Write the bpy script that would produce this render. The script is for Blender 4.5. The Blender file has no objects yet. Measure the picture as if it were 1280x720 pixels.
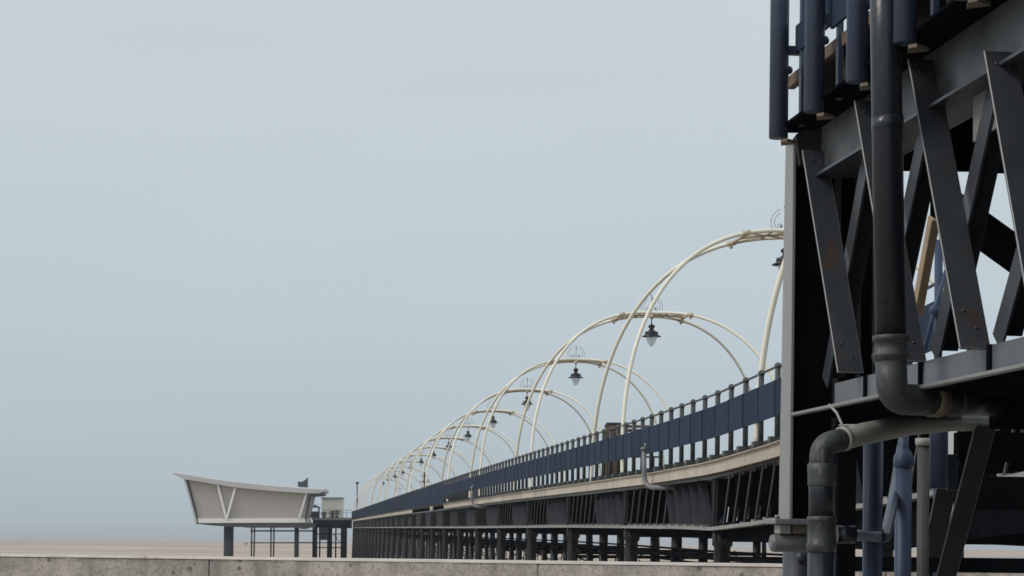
import bpy, math, random
from mathutils import Vector as V, Matrix

random.seed(7)
scene = bpy.context.scene
COL = scene.collection
# ------------------------------------------------------------------ survey
F = 2738.0            # focal length in photo pixels (77 mm on 36 mm)
U0, V0 = 640.0, 672.0
TH = math.atan(.0112)
EYE = 1.6
CS, SN = math.cos(TH), math.sin(TH)


def ray(u, v):
    ix, iy = (u - U0) / F, (V0 - v) / F
    return ix * CS - iy * SN, ix * SN + iy * CS


def P(u, v, Y):
    a, b = ray(u, v)
    return V((a * Y, Y, EYE + b * Y))


MN = (280 - U0) / F    # direction of the near steel frame
MP = (378 - U0) / F    # direction of the pier
TN = V((1, -MN, 0)).normalized()
DN = V((MN, 1, 0)).normalized()


def N(u, v, L=3.5):
    a, b = ray(u, v)
    Y = L / (a - MN)
    return V((a * Y, Y, EYE + b * Y))


def NL(L, Y, z):       # point of the near frame by lateral place, depth, height above the eye
    return V((L + MN * Y, Y, EYE + z))


def interp(tab, y):
    if y <= tab[0][0]:
        return tab[0][1]
    for (a, va), (b, vb) in zip(tab, tab[1:]):
        if y <= b:
            return va + (vb - va) * (y - a) / (b - a)
    return tab[-1][1]


DECK = [(14, 2.75), (18, 2.5), (24, 2.17), (30, 1.93), (36.2, 1.715), (41.6, 1.6), (49.3, 1.59), (65, 1.67),
        (78, 1.74), (120, 1.905), (191, 2.16), (345, 2.62), (400, 2.7)]
CHORD = [(14, 1.2), (24, .75), (29.4, .55), (36.5, .36), (38.5, .295), (41.1, .2), (46.3, .26), (66.5, .36), (104, .46),
         (191, .77), (329, 1.22), (400, 1.3)]
XP = 7.82
WP = 9.05


def dz(y):
    return interp(DECK, y)


def cz(y):
    return interp(CHORD, y)


def Q(lat, y, z):      # pier point: lateral offset from its seaward-left edge, depth, height above eye
    return V((XP + lat + MP * y, y - MP * lat, EYE + z))


# ------------------------------------------------------------------ materials
def newmat(name):
    m = bpy.data.materials.new(name)
    m.use_nodes = True
    nt = m.node_tree
    b = nt.nodes['Principled BSDF']
    return m, nt, b


def nd(nt, t, **kw):
    n = nt.nodes.new(t)
    for k, v in kw.items():
        if hasattr(n, k):
            setattr(n, k, v)
        else:
            n.inputs[k].default_value = v
    return n


def ramp(nt, src, stops):
    r = nt.nodes.new('ShaderNodeValToRGB')
    els = r.color_ramp.elements
    while len(els) < len(stops):
        els.new(.5)
    for e, (p, c) in zip(els, stops):
        e.position = p
        e.color = (*c, 1) if len(c) == 3 else c
    nt.links.new(src, r.inputs[0])
    return r


def noise(nt, scale, detail=5, rough=.6, vec=None, stretch=None):
    tc = nt.nodes.new('ShaderNodeNewGeometry')
    src = tc.outputs['Position']
    if stretch:
        mp = nt.nodes.new('ShaderNodeMapping')
        mp.inputs['Scale'].default_value = stretch
        nt.links.new(src, mp.inputs['Vector'])
        src = mp.outputs[0]
    n = nd(nt, 'ShaderNodeTexNoise', Scale=scale, Detail=detail, Roughness=rough)
    nt.links.new(src, n.inputs['Vector'])
    return n


def mixc(nt, fac, a, b):
    m = nt.nodes.new('ShaderNodeMix')
    m.data_type = 'RGBA'
    for s, v in ((m.inputs[0], fac), (m.inputs[6], a), (m.inputs[7], b)):
        if hasattr(v, 'is_linked') or hasattr(v, 'node'):
            nt.links.new(v, s)
        else:
            s.default_value = v if isinstance(v, float) else (*v, 1)
    return m.outputs[2]


def weathered(name, base, alt, rough=.45, scale=3., stain=(.12, .07, .045), amount=.0, stretch=None, bump=.15,
              bscale=40., spec=.5):
    m, nt, b = newmat(name)
    n1 = noise(nt, scale, 6, .65, stretch=stretch)
    c = mixc(nt, ramp(nt, n1.outputs[0], [(.35, (0, 0, 0)), (.68, (1, 1, 1))]).outputs[0], base, alt)
    if amount > 0:
        n2 = noise(nt, scale * 2.3, 8, .7, stretch=(1, 1, .45))
        f = ramp(nt, n2.outputs[0], [(.72 - amount, (0, 0, 0)), (.80 - amount, (1, 1, 1))])
        c = mixc(nt, f.outputs[0], c, stain)
    oi = nt.nodes.new('ShaderNodeObjectInfo')
    rv = ramp(nt, oi.outputs['Random'], [(0, (.86, .86, .86)), (1, (1.1, 1.1, 1.1))])
    mu = nt.nodes.new('ShaderNodeMix'); mu.data_type = 'RGBA'; mu.blend_type = 'MULTIPLY'; mu.inputs[0].default_value = 1
    nt.links.new(c, mu.inputs[6]); nt.links.new(rv.outputs[0], mu.inputs[7])
    nt.links.new(mu.outputs[2], b.inputs['Base Color'])
    n3 = noise(nt, bscale, 4, .6)
    r = ramp(nt, n1.outputs[0], [(.3, (rough * .85,) * 3), (.7, (min(1, rough * 1.2),) * 3)])
    nt.links.new(r.outputs[0], b.inputs['Roughness'])
    b.inputs['Specular IOR Level'].default_value = spec
    bp = nd(nt, 'ShaderNodeBump', Strength=bump, Distance=.01)
    nt.links.new(n3.outputs[0], bp.inputs['Height'])
    nt.links.new(bp.outputs[0], b.inputs['Normal'])
    return m


M = {}
M['steel'] = weathered('dark_grey_steel_paint', (.04, .045, .054), (.055, .06, .07), .36, 2.5, (.07, .047, .036), .135)
M['shade_steel'] = weathered('shaded_steel_black', (.004, .005, .007), (.008, .009, .011), .55, 2., (.018, .011, .009), .08, spec=0.)  # near-black colour stands in for shade inside and under the frames
M['steel_grey'] = weathered('mid_grey_steel_paint', (.15, .155, .16), (.2, .205, .205), .4, 3., (.13, .10, .075), .07)
M['worn_steel'] = weathered('worn_dark_steel', (.03, .034, .038), (.12, .125, .13), .42, 1.6, (.06, .038, .025), .16, stretch=(1, 1, 1.6))
M['lit_blue'] = weathered('lit_side_arm_blue', (.16, .2, .26), (.22, .26, .32), .4, 5., (.1, .1, .1), .06)  # lighter blue carries the light falling on the side arm
M['pole_grey'] = weathered('dull_grey_pole_paint', (.07, .072, .07), (.095, .095, .09), .55, 4., (.05, .04, .03), .1, spec=.2)
M['prop'] = weathered('dark_prop_paint', (.017, .018, .02), (.028, .028, .03), .5, 3., (.05, .03, .02), .1, spec=.3)
M['bracket'] = weathered('ochre_stained_cream', (.52, .45, .33), (.6, .54, .42), .55, 6., (.33, .24, .13), .14)
M['edge'] = weathered('sky_lit_pale_edge', (.2, .2, .195), (.32, .32, .31), .45, 9., (.1, .08, .06), .12)  # pale colour imitates sky light catching the plate edges
M['web_grey'] = weathered('grey_web_paint', (.105, .115, .13), (.15, .16, .18), .4, 3., (.1, .085, .075), .06)
M['column_grey'] = weathered('sky_lit_column_grey', (.22, .22, .21), (.27, .27, .26), .42, 3., (.14, .11, .08), .04,
                             stretch=(3, 3, .5))  # pale base stands in for sky sheen on the left face
M['navy'] = weathered('navy_paint', (.03, .044, .078), (.04, .055, .092), .4, 3., (.11, .12, .13), .09)
M['blue'] = weathered('slate_blue_paint', (.04, .06, .112), (.052, .074, .13), .42, 4., (.09, .1, .12), .06, spec=.3)
M['panel'] = weathered('railing_panel_blue', (.02, .034, .063), (.034, .05, .083), .7, 1.1, (.06, .08, .12), .07, bump=.03, spec=.05)
M['post'] = weathered('railing_post_grey', (.04, .05, .055), (.058, .066, .07), .5, 2.)
M['girder'] = weathered('lattice_girder_paint', (.022, .026, .034), (.034, .038, .048), .4, 1.2, (.05, .036, .028), .06)
M['chordm'] = weathered('pale_flange_paint', (.2, .21, .21), (.29, .29, .28), .55, 1.5, (.09, .07, .055), .1)
M['cream'] = weathered('cream_tube_paint', (.78, .745, .62), (.84, .805, .69), .4, 1.5, (.45, .38, .28), .07, bump=.02)
M['cream_pale'] = weathered('pale_cream_wall', (.66, .65, .58), (.72, .7, .63), .7, .3)
M['fascia'] = weathered('weathered_fascia_board', (.39, .355, .30), (.5, .465, .405), .8, 1.6, (.24, .19, .15), .09)
M['plank'] = weathered('brown_deck_plank', (.10, .066, .045), (.16, .11, .075), .8, 6., (.05, .035, .025), .06)
M['timber'] = weathered('tan_timber', (.3, .22, .14), (.36, .27, .18), .75, 4.)
M['dark_timber'] = weathered('dark_deck_timber', (.03, .024, .02), (.05, .04, .033), .85, 3.)
M['pile'] = weathered('dark_pile_paint', (.014, .016, .019), (.026, .028, .031), .55, 1.5, (.05, .036, .03), .1, spec=.3)
M['pipe_dark'] = weathered('charcoal_drain_pipe', (.015, .019, .027), (.022, .026, .035), .3, 4., (.06, .06, .055), .1)
M['pipe_fit'] = weathered('grubby_pipe_fitting', (.035, .039, .042), (.065, .07, .072), .5, 8., (.15, .145, .125), .16)
M['pipe_pale'] = weathered('pale_grey_waste_pipe', (.24, .24, .22), (.31, .31, .285), .4, 5., (.15, .14, .115), .1)
M['rust'] = weathered('rusty_band', (.14, .10, .07), (.2, .17, .13), .8, 30., (.06, .04, .03), .1)
M['bolt'] = weathered('pale_bolt', (.3, .29, .27), (.38, .36, .33), .5, 30.)
M['lantern'] = weathered('black_lantern_paint', (.02, .022, .028), (.03, .032, .037), .4, 4.)
M['iron_scroll'] = weathered('grey_wrought_iron', (.26, .265, .275), (.33, .335, .34), .5, 4.)
M['kiosk'] = weathered('dark_green_kiosk', (.045, .06, .062), (.06, .075, .075), .6, 1.)
M['roof_white'] = weathered('pale_metal_roof', (.48, .48, .49), (.54, .54, .54), .45, .15)
M['white'] = weathered('white_paint', (.8, .79, .76), (.84, .83, .8), .5, .5)
M['hull'] = weathered('dark_pavilion_underside', (.035, .043, .052), (.045, .053, .06), .55, .4)
M['vent'] = weathered('slate_vent_sail', (.035, .055, .06), (.05, .07, .075), .5, .5)
M['leaf'] = weathered('planter_leaf', (.05, .065, .03), (.075, .08, .04), .8, 2.)
M['cloth'] = weathered('dark_coat', (.05, .03, .03), (.06, .04, .035), .8, 2.)
M['concrete_floor'] = weathered('promenade_concrete', (.3, .28, .25), (.38, .36, .33), .85, .6)

m, nt, b = newmat('opal_glass')
b.inputs['Base Color'].default_value = (.75, .78, .8, 1)
b.inputs['Roughness'].default_value = .15
b.inputs['Transmission Weight'].default_value = .6
b.inputs['IOR'].default_value = 1.06
M['glass'] = m

# louvred cladding of the pavilion
m, nt, b = newmat('taupe_louvre_cladding')
n1 = noise(nt, .25, 4)
g = nt.nodes.new('ShaderNodeNewGeometry')
w = nd(nt, 'ShaderNodeTexWave', Scale=1.6, Distortion=.3)
w.bands_direction = 'Z'
nt.links.new(g.outputs['Position'], w.inputs['Vector'])
c = mixc(nt, n1.outputs[0], (.40, .375, .345), (.46, .435, .405))
c2 = mixc(nt, ramp(nt, w.outputs[0], [(0, (0, 0, 0)), (.35, (1, 1, 1))]).outputs[0], (.40, .36, .325), c)
nt.links.new(c2, b.inputs['Base Color'])
b.inputs['Roughness'].default_value = .7
M['louvre'] = m

# sea wall concrete: board stains, pits, damp patches
m, nt, b = newmat('sea_wall_concrete')
n1 = noise(nt, .9, 6, .65)
n2 = noise(nt, 5, 7, .75)
n4 = noise(nt, 2.2, 4, .6, stretch=(1.6, 1.6, .35))
c = mixc(nt, ramp(nt, n1.outputs[0], [(.38, (0, 0, 0)), (.62, (1, 1, 1))]).outputs[0], (.36, .315, .285), (.6, .53, .48))
c = mixc(nt, ramp(nt, n4.outputs[0], [(.46, (0, 0, 0)), (.66, (.8, .8, .8))]).outputs[0], c, (.25, .215, .19))
c = mixc(nt, ramp(nt, n2.outputs[0], [(.5, (0, 0, 0)), (.8, (.45, .45, .45))]).outputs[0], c, (.56, .5, .45))
vo = nd(nt, 'ShaderNodeTexVoronoi', Scale=5.5)
g = nt.nodes.new('ShaderNodeNewGeometry')
nt.links.new(g.outputs['Position'], vo.inputs['Vector'])
pit = ramp(nt, vo.outputs['Distance'], [(.10, (1, 1, 1)), (.2, (0, 0, 0))])
nz = noise(nt, 1.6, 2)
gate = ramp(nt, nz.outputs[0], [(.42, (0, 0, 0)), (.52, (1, 1, 1))])
mm = nd(nt, 'ShaderNodeMath', operation='MULTIPLY')
nt.links.new(pit.outputs[0], mm.inputs[0]); nt.links.new(gate.outputs[0], mm.inputs[1])
n5 = noise(nt, 26, 5, .75)
c = mixc(nt, ramp(nt, n5.outputs[0], [(.36, (.75, .75, .75)), (.5, (0, 0, 0))]).outputs[0], c, (.2, .17, .155))
c = mixc(nt, ramp(nt, n5.outputs[0], [(.58, (0, 0, 0)), (.7, (.6, .6, .6))]).outputs[0], c, (.6, .53, .49))
c = mixc(nt, mm.outputs[0], c, (.15, .125, .11))
nt.links.new(c, b.inputs['Base Color'])
b.inputs['Roughness'].default_value = .9
bp = nd(nt, 'ShaderNodeBump', Strength=.5, Distance=.02)
nt.links.new(n2.outputs[0], bp.inputs['Height']); nt.links.new(bp.outputs[0], b.inputs['Normal'])
M['wall'] = m
M['coping'] = weathered('worn_pale_coping', (.46, .415, .375), (.56, .51, .46), .85, 2.5, (.36, .31, .27), .12)

# sand: long wet streaks
m, nt, b = newmat('beach_sand')
n1 = noise(nt, .03, 8, .7, stretch=(.22, 1, 1))
n2 = noise(nt, .004, 5, .6, stretch=(.35, 1, 1))
c = mixc(nt, ramp(nt, n1.outputs[0], [(.42, (0, 0, 0)), (.58, (1, 1, 1))]).outputs[0], (.37, .28, .21), (.54, .435, .355))
c = mixc(nt, ramp(nt, n2.outputs[0], [(.42, (0, 0, 0)), (.62, (.8, .8, .8))]).outputs[0], c, (.33, .28, .245))
nt.links.new(c, b.inputs['Base Color'])
b.inputs['Roughness'].default_value = .85
M['sand'] = m
m, nt, b = newmat('hazy_sea_water')
b.inputs['Base Color'].default_value = (.3, .3, .32, 1)
b.inputs['Roughness'].default_value = .35
n1 = noise(nt, .05, 4, .6, stretch=(.3, 1, 1))
bp = nd(nt, 'ShaderNodeBump', Strength=.4, Distance=.5)
nt.links.new(n1.outputs[0], bp.inputs['Height']); nt.links.new(bp.outputs[0], b.inputs['Normal'])
M['sea'] = m


# ------------------------------------------------------------------ mesh helpers
class MB:
    def __init__(s):
        s.v, s.f, s.sm = [], [], []

    def add(s, verts, faces, smooth=False):
        o = len(s.v)
        s.v += [V(p) for p in verts]
        for f in faces:
            s.f.append([i + o for i in f])
            s.sm.append(smooth)
        return s

    def hexa(s, a, b_):            # a, b_: four-point loops
        return s.add(list(a) + list(b_), [(3, 2, 1, 0), (4, 5, 6, 7), (0, 1, 5, 4), (1, 2, 6, 5), (2, 3, 7, 6), (3, 0, 4, 7)])

    def beam(s, p0, p1, w, t):     # w, t: full-size cross-section vectors
        w, t = V(w) / 2, V(t) / 2
        q = lambda p: [p - w - t, p + w - t, p + w + t, p - w + t]
        return s.hexa(q(V(p0)), q(V(p1)))

    def box(s, c, size):
        x, y, z = [d / 2 for d in size]
        c = V(c)
        return s.hexa([c + V(k) for k in ((-x, -y, -z), (x, -y, -z), (x, y, -z), (-x, y, -z))],
                      [c + V(k) for k in ((-x, -y, z), (x, -y, z), (x, y, z), (-x, y, z))])

    def tube(s, path, r, seg=12, cap=True):
        path = [V(p) for p in path]
        n = len(path)
        rr = r if isinstance(r, (list, tuple)) else [r] * n
        ref = None
        rings = []
        for i, p in enumerate(path):
            d = (path[min(i + 1, n - 1)] - path[max(i - 1, 0)])
            if d.length < 1e-9:
                d = V((0, 0, 1))
            d.normalize()
            if ref is None:
                ref = d.orthogonal().normalized()
            else:
                ref = (ref - d * ref.dot(d)).normalized()
            bn = d.cross(ref)
            rings.append([p + (ref * math.cos(2 * math.pi * k / seg) + bn * math.sin(2 * math.pi * k / seg)) * rr[i]
                          for k in range(seg)])
        o = len(s.v)
        for R in rings:
            s.v += R
        for i in range(n - 1):
            for k in range(seg):
                a, b2 = o + i * seg + k, o + i * seg + (k + 1) % seg
                s.f.append([a, b2, b2 + seg, a + seg]); s.sm.append(True)
        if cap:
            s.f.append([o + k for k in range(seg)][::-1]); s.sm.append(False)
            s.f.append([o + (n - 1) * seg + k for k in range(seg)]); s.sm.append(False)
        return s

    def ball(s, c, r, seg=12):
        pr = [(max(1e-4, r * math.sin(math.pi * i / 8)), -r * math.cos(math.pi * i / 8)) for i in range(9)]
        return s.lathe(c, pr, seg)

    def lathe(s, c, prof, seg=16):
        c = V(c)
        return s.tube([c + V((0, 0, z)) for _, z in prof], [r for r, _ in prof], seg)

    def prism(s, poly, off):
        off = V(off)
        n = len(poly)
        a = [V(p) for p in poly]
        return s.add(a + [p + off for p in a],
                     [list(range(n)), list(range(2 * n - 1, n - 1, -1))] +
                     [(i, n + i, n + (i + 1) % n, (i + 1) % n) for i in range(n)])

    def build(s, name, mat, parent=None, bevel=0., at=None):
        org = wloc(parent) if parent is not None else (V(at) if at is not None else V((0, 0, 0)))
        me = bpy.data.meshes.new(name)
        me.from_pydata([p - org for p in s.v], [], s.f)
        me.polygons.foreach_set('use_smooth', s.sm)
        me.materials.append(M[mat] if isinstance(mat, str) else mat)
        import bmesh
        bm = bmesh.new(); bm.from_mesh(me); bmesh.ops.recalc_face_normals(bm, faces=bm.faces); bm.to_mesh(me); bm.free()
        o = bpy.data.objects.new(name, me)
        COL.objects.link(o)
        if parent is not None:
            o.parent = parent
        elif at is not None:
            o.location = at
        if bevel:
            md = o.modifiers.new('bevel', 'BEVEL'); md.width = bevel; md.segments = 1; md.limit_method = 'ANGLE'
            md.angle_limit = math.radians(50)
        return o


def lit_edges(o):  # paints the bevelled edges pale, as if lit by the sky
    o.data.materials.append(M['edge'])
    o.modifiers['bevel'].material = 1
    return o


def wloc(o):
    p = V((0, 0, 0))
    while o is not None:
        p += o.location
        o = o.parent
    return p


def tag(o, label=None, cat=None, group=None, kind=None):
    for k, v in (('label', label), ('category', cat), ('group', group), ('kind', kind)):
        if v:
            o[k] = v
    return o


def thing(name, loc, label, cat, group=None):
    o = bpy.data.objects.new(name, None)
    o.location = loc
    o.empty_display_size = .2
    COL.objects.link(o)
    return tag(o, label, cat, group)


def copy_tree(o, parent=None):
    c = o.copy()
    COL.objects.link(c)
    c.parent = parent
    for ch in list(o.children):
        copy_tree(ch, c)
    return c


def bend(pts, r=.12, n=6):
    """polyline with rounded corners"""
    out = [V(pts[0])]
    for i in range(1, len(pts) - 1):
        a, b_, c_ = V(pts[i - 1]), V(pts[i]), V(pts[i + 1])
        d1, d2 = (a - b_).normalized(), (c_ - b_).normalized()
        rr = min(r, (a - b_).length * .49, (c_ - b_).length * .49)
        p, q = b_ + d1 * rr, b_ + d2 * rr
        for k in range(n + 1):
            t = k / n
            out.append(p * (1 - t) ** 2 + b_ * 2 * t * (1 - t) + q * t * t)
    out.append(V(pts[-1]))
    return out


ordinal = ['first', 'second', 'third', 'fourth', 'fifth', 'sixth', 'seventh', 'eighth', 'ninth', 'tenth', 'eleventh',
           'twelfth', 'thirteenth', 'fourteenth', 'fifteenth']

# ------------------------------------------------------------------ setting
ZS = EYE - 4.8         # sand level


def sheet(name, x0, x1, y0, y1, z, mat, nx=1, ny=1):
    mb = MB()
    mb.add([(x0, y0, z), (x1, y0, z), (x1, y1, z), (x0, y1, z)], [(0, 1, 2, 3)])
    return tag(mb.build(name, mat), kind='structure')


sheet('sand', -5000, 5000, -60, 6400, ZS, 'sand')
mb = MB()     # shoreline wanders a little
pts = []
for i in range(81):
    x = -5000 + i * 125
    y = 1440 + 60 * math.sin(x * .0021) + 35 * math.sin(x * .009 + 1) - x * .05
    pts.append((x, y, ZS + .05))
mb.add(pts + [(5000, 6400, ZS + .05), (-5000, 6400, ZS + .05)], [list(range(83))])
tag(mb.build('sea', 'sea'), kind='structure')

# wall line
W0, W1 = P(0, 693.4, 24.4), P(970, 706, 22.8)
wd = (W1 - W0); wd.z = 0; wd.normalize()
wn = V((-wd.y, wd.x, 0))
ztop = (W0.z + W1.z) / 2
wa, wb = W0 - wd * 22, W1 + wd * 26
mb = MB()
pz = 0.0
c4 = [wa + wn * .25, wb + wn * .25, V((wb.x + 6, -50, 0)), V((wa.x - 6, -50, 0))]
mb.hexa([V((p.x, p.y, ZS - .3)) for p in c4], [V((p.x, p.y, 0)) for p in c4])
tag(mb.build('promenade', 'concrete_floor'), kind='structure')
wall = thing('sea_wall', V((W0.x, W0.y, 0)), 'weathered pinkish grey concrete sea wall along the edge of the beach', 'wall')
mb = MB()
step = 2.05
s0 = -22.0
L_all = (wb - wa).length
k = 0
pos = 0.
while pos < L_all - .1:
    w_ = min(step * (1.78 if k % 3 else 1.6), L_all - pos)
    a, b_ = wa + wd * (pos + .006), wa + wd * (pos + w_ - .006)
    z0 = ZS - .2
    zt = ztop - .02 + random.uniform(-.004, .004)
    mb.hexa([V((q.x, q.y, z0)) for q in (a, b_, b_ + wn * .42, a + wn * .42)],
            [V((q.x, q.y, zt)) for q in (a, b_, b_ + wn * .42, a + wn * .42)])
    pos += w_; k += 1
# dark core closing the joints
a, b_ = wa + wn * .02, wb + wn * .02
mb.hexa([V((q.x, q.y, ZS - .2)) for q in (a, b_, b_ + wn * .36, a + wn * .36)],
        [V((q.x, q.y, ztop - .05)) for q in (a, b_, b_ + wn * .36, a + wn * .36)])
mb.build('wall_face', 'wall', wall, bevel=.008)
mb = MB()
nseg = int(L_all / .16)
va = []
for i in range(nseg + 1):
    p = wa + wd * (L_all * i / nseg)
    jz = random.gauss(0, .0035) - (random.random() < .05) * .012
    jf = random.gauss(0, .003)
    for off, z in ((-.010 + jf, ztop - .020), (.006 + jf, ztop + .002 + jz), (.03, ztop + .008 + jz), (.40, ztop + .010), (.43, ztop - .02)):
        q = p + wn * off
        va.append(V((q.x, q.y, z)))
fa = [(i * 5 + k, (i + 1) * 5 + k, (i + 1) * 5 + (k + 1) % 5, i * 5 + (k + 1) % 5) for i in range(nseg) for k in range(5)]
mb.add(va, fa + [[0, 1, 2, 3, 4], [nseg * 5 + k for k in (4, 3, 2, 1, 0)]])
mb.build('coping', 'coping', wall)

# ------------------------------------------------------------------ the pier
YA, YB = 14.6, 346.0
BAY = 11.7
T0 = 42.4 - 2 * BAY        # trestle stations
pier = thing('pier', Q(0, 40, -4.8), 'long dark steel pier running out over the sand to the horizon', 'pier')
stations = [YA + i * (YB - YA) / 160 for i in range(161)]
mb = MB()
for y0, y1 in zip(stations, stations[1:]):
    q = lambda y, d: [Q(.02, y, dz(y) - d), Q(WP - .02, y, dz(y) - d)]
    a, b_ = q(y0, .13), q(y1, .13)
    c_, d_ = q(y0, 0), q(y1, 0)
    mb.add([a[0], a[1], b_[1], b_[0], c_[0], c_[1], d_[1], d_[0]],
           [(3, 2, 1, 0), (4, 5, 6, 7), (0, 4, 7, 3), (1, 2, 6, 5)])
mb.build('deck', 'dark_timber', pier)

# near fascia boards, one per bay, with joist ends sitting under the posts
nb = 0
y = T0
while y < YB - 2:
    y1 = min(y + BAY / 3, YB)
    if not (121 < y + 2 < 157):
        mb = MB()
        ys = [y + .01 + (y1 - y - .02) * i / 2 for i in range(3)]
        for a, b_ in zip(ys, ys[1:]):
            if a < YA:
                continue
            mb.hexa([Q(-.07, a, dz(a) - .35), Q(-.07, b_, dz(b_) - .35), Q(-.012, b_, dz(b_) - .35), Q(-.012, a, dz(a) - .35)],
                    [Q(-.07, a, dz(a) - .135), Q(-.07, b_, dz(b_) - .135), Q(-.012, b_, dz(b_) - .135), Q(-.012, a, dz(a) - .135)])
            mb.hexa([Q(-.13, a, dz(a) - .135), Q(-.13, b_, dz(b_) - .135), Q(0, b_, dz(b_) - .135), Q(0, a, dz(a) - .135)],
                    [Q(-.13, a, dz(a) - .118), Q(-.13, b_, dz(b_) - .118), Q(0, b_, dz(b_) - .118), Q(0, a, dz(a) - .118)])
        if mb.v:
            mb.build('fascia_board', 'fascia', pier)
    y = y1
mb = MB()
for a, b_ in ((131.0, 133.6),):
    mb.hexa([Q(-.07, a, dz(a) - .36), Q(-.07, b_, dz(b_) - .36), Q(-.012, b_, dz(b_) - .36), Q(-.012, a, dz(a) - .36)],
            [Q(-.07, a, dz(a) - .12), Q(-.07, b_, dz(b_) - .12), Q(-.012, b_, dz(b_) - .12), Q(-.012, a, dz(a) - .12)])
mb.build('fascia_board', 'fascia', pier)

# lattice girders
AX = V((MP, 1, 0)).normalized()
LT = V((1, -MP, 0)).normalized()


def girder(ya, yb, lat, sgn):
    mb = MB()
    mbk = MB()
    n = 12
    for i in range(n + 1):
        t = i / n
        y = ya + (yb - ya) * t
        # bars fan away from each trestle
        lean = .62 if t < .5 else -.62
        if i == 0 or i == n:
            lean = 0
        top = y + lean * (1 if t < .5 else 1)
        top = min(max(top, ya + .05), yb - .05)
        zt, zb = dz(top) - .38, cz(y) + .05
        pa, pb = Q(lat, y, zb), Q(lat, top, zt)
        d = (pb - pa).normalized()
        if t < .5:
            wv = (LT * .95 - AX * .22 * sgn).normalized()
            wv = (wv - d * wv.dot(d)).normalized()
            mb.beam(pa, pb, wv * .2, d.cross(wv).normalized() * .02)
            continue
        mbk.beam(pa + LT * .09, pb + LT * .09, LT * .16, d.cross(LT).normalized() * .022)
        # flange angle along the outer edge
        mb.beam(pa - LT * (.06 * sgn), pb - LT * (.06 * sgn), LT * .03, d.cross(LT).normalized() * .045)
    zt0, zt1 = dz(ya) - .42, dz(yb) - .42
    mb.hexa([Q(lat - .1, ya, zt0), Q(lat - .1, yb, zt1), Q(lat + .16, yb, zt1), Q(lat + .16, ya, zt0)],
            [Q(lat - .1, ya, zt0 + .08), Q(lat - .1, yb, zt1 + .08), Q(lat + .16, yb, zt1 + .08), Q(lat + .16, ya, zt0 + .08)])
    g = mb.build('lattice_girder', 'girder', pier)
    mbk.beam(Q(lat, ya + (yb - ya) * .48, cz(ya + (yb - ya) * .48) + .07) + LT * .09, Q(lat, yb, cz(yb) + .07) + LT * .09, LT * .15, V((0, 0, .06)))
    mbk.build('inner_bars', 'shade_steel', g)
    mb = MB()
    ys = [ya + (yb - ya) * i / 3 for i in range(4)]
    for a, b_ in zip(ys, ys[1:]):
        za, zb = cz(a), cz(b_)
        mb.hexa([Q(lat - .13, a, za - .035), Q(lat - .13, b_, zb - .035), Q(lat + .13, b_, zb - .035), Q(lat + .13, a, za - .035)],
                [Q(lat - .13, a, za + .03), Q(lat - .13, b_, zb + .03), Q(lat + .13, b_, zb + .03), Q(lat + .13, a, za + .03)])
    for i in range(1, 12):
        y = ya + (yb - ya) * i / 12
        mb.beam(Q(lat - .05, y - .09, cz(y) + .045), Q(lat - .05, y + .09, cz(y) + .045), LT * .14, V((0, 0, .05)))
    mb.build('lower_flange', 'chordm', g)


y = T0
bays = []
while y < YB - 3:
    bays.append((y, min(y + BAY, YB)))
    y += BAY
for ya, yb in bays:
    if yb < YA + 1:
        continue
    girder(max(ya, YA), yb, .2, 1)
    girder(max(ya, YA), yb, WP - .3, -1)

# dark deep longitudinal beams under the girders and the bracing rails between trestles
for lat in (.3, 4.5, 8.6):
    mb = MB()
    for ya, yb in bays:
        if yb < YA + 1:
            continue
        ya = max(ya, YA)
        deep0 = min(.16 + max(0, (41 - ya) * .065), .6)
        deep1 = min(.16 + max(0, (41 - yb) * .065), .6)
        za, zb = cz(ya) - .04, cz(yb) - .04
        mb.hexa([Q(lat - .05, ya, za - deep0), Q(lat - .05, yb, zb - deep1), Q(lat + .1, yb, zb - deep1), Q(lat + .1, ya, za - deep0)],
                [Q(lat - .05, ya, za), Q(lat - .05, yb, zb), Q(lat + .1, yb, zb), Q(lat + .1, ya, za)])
    mb.build('longitudinal_beam', 'shade_steel', pier)
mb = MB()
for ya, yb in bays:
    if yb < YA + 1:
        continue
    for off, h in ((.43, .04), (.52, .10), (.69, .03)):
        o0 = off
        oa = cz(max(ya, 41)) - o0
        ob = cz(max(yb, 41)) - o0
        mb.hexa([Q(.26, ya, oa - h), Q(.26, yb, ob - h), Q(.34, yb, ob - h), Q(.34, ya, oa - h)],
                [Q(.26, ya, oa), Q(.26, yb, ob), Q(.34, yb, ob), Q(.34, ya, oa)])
mb.build('bracing_rail', 'shade_steel', pier)

# trestles
ROWS = (.32, 8.6)


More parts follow.
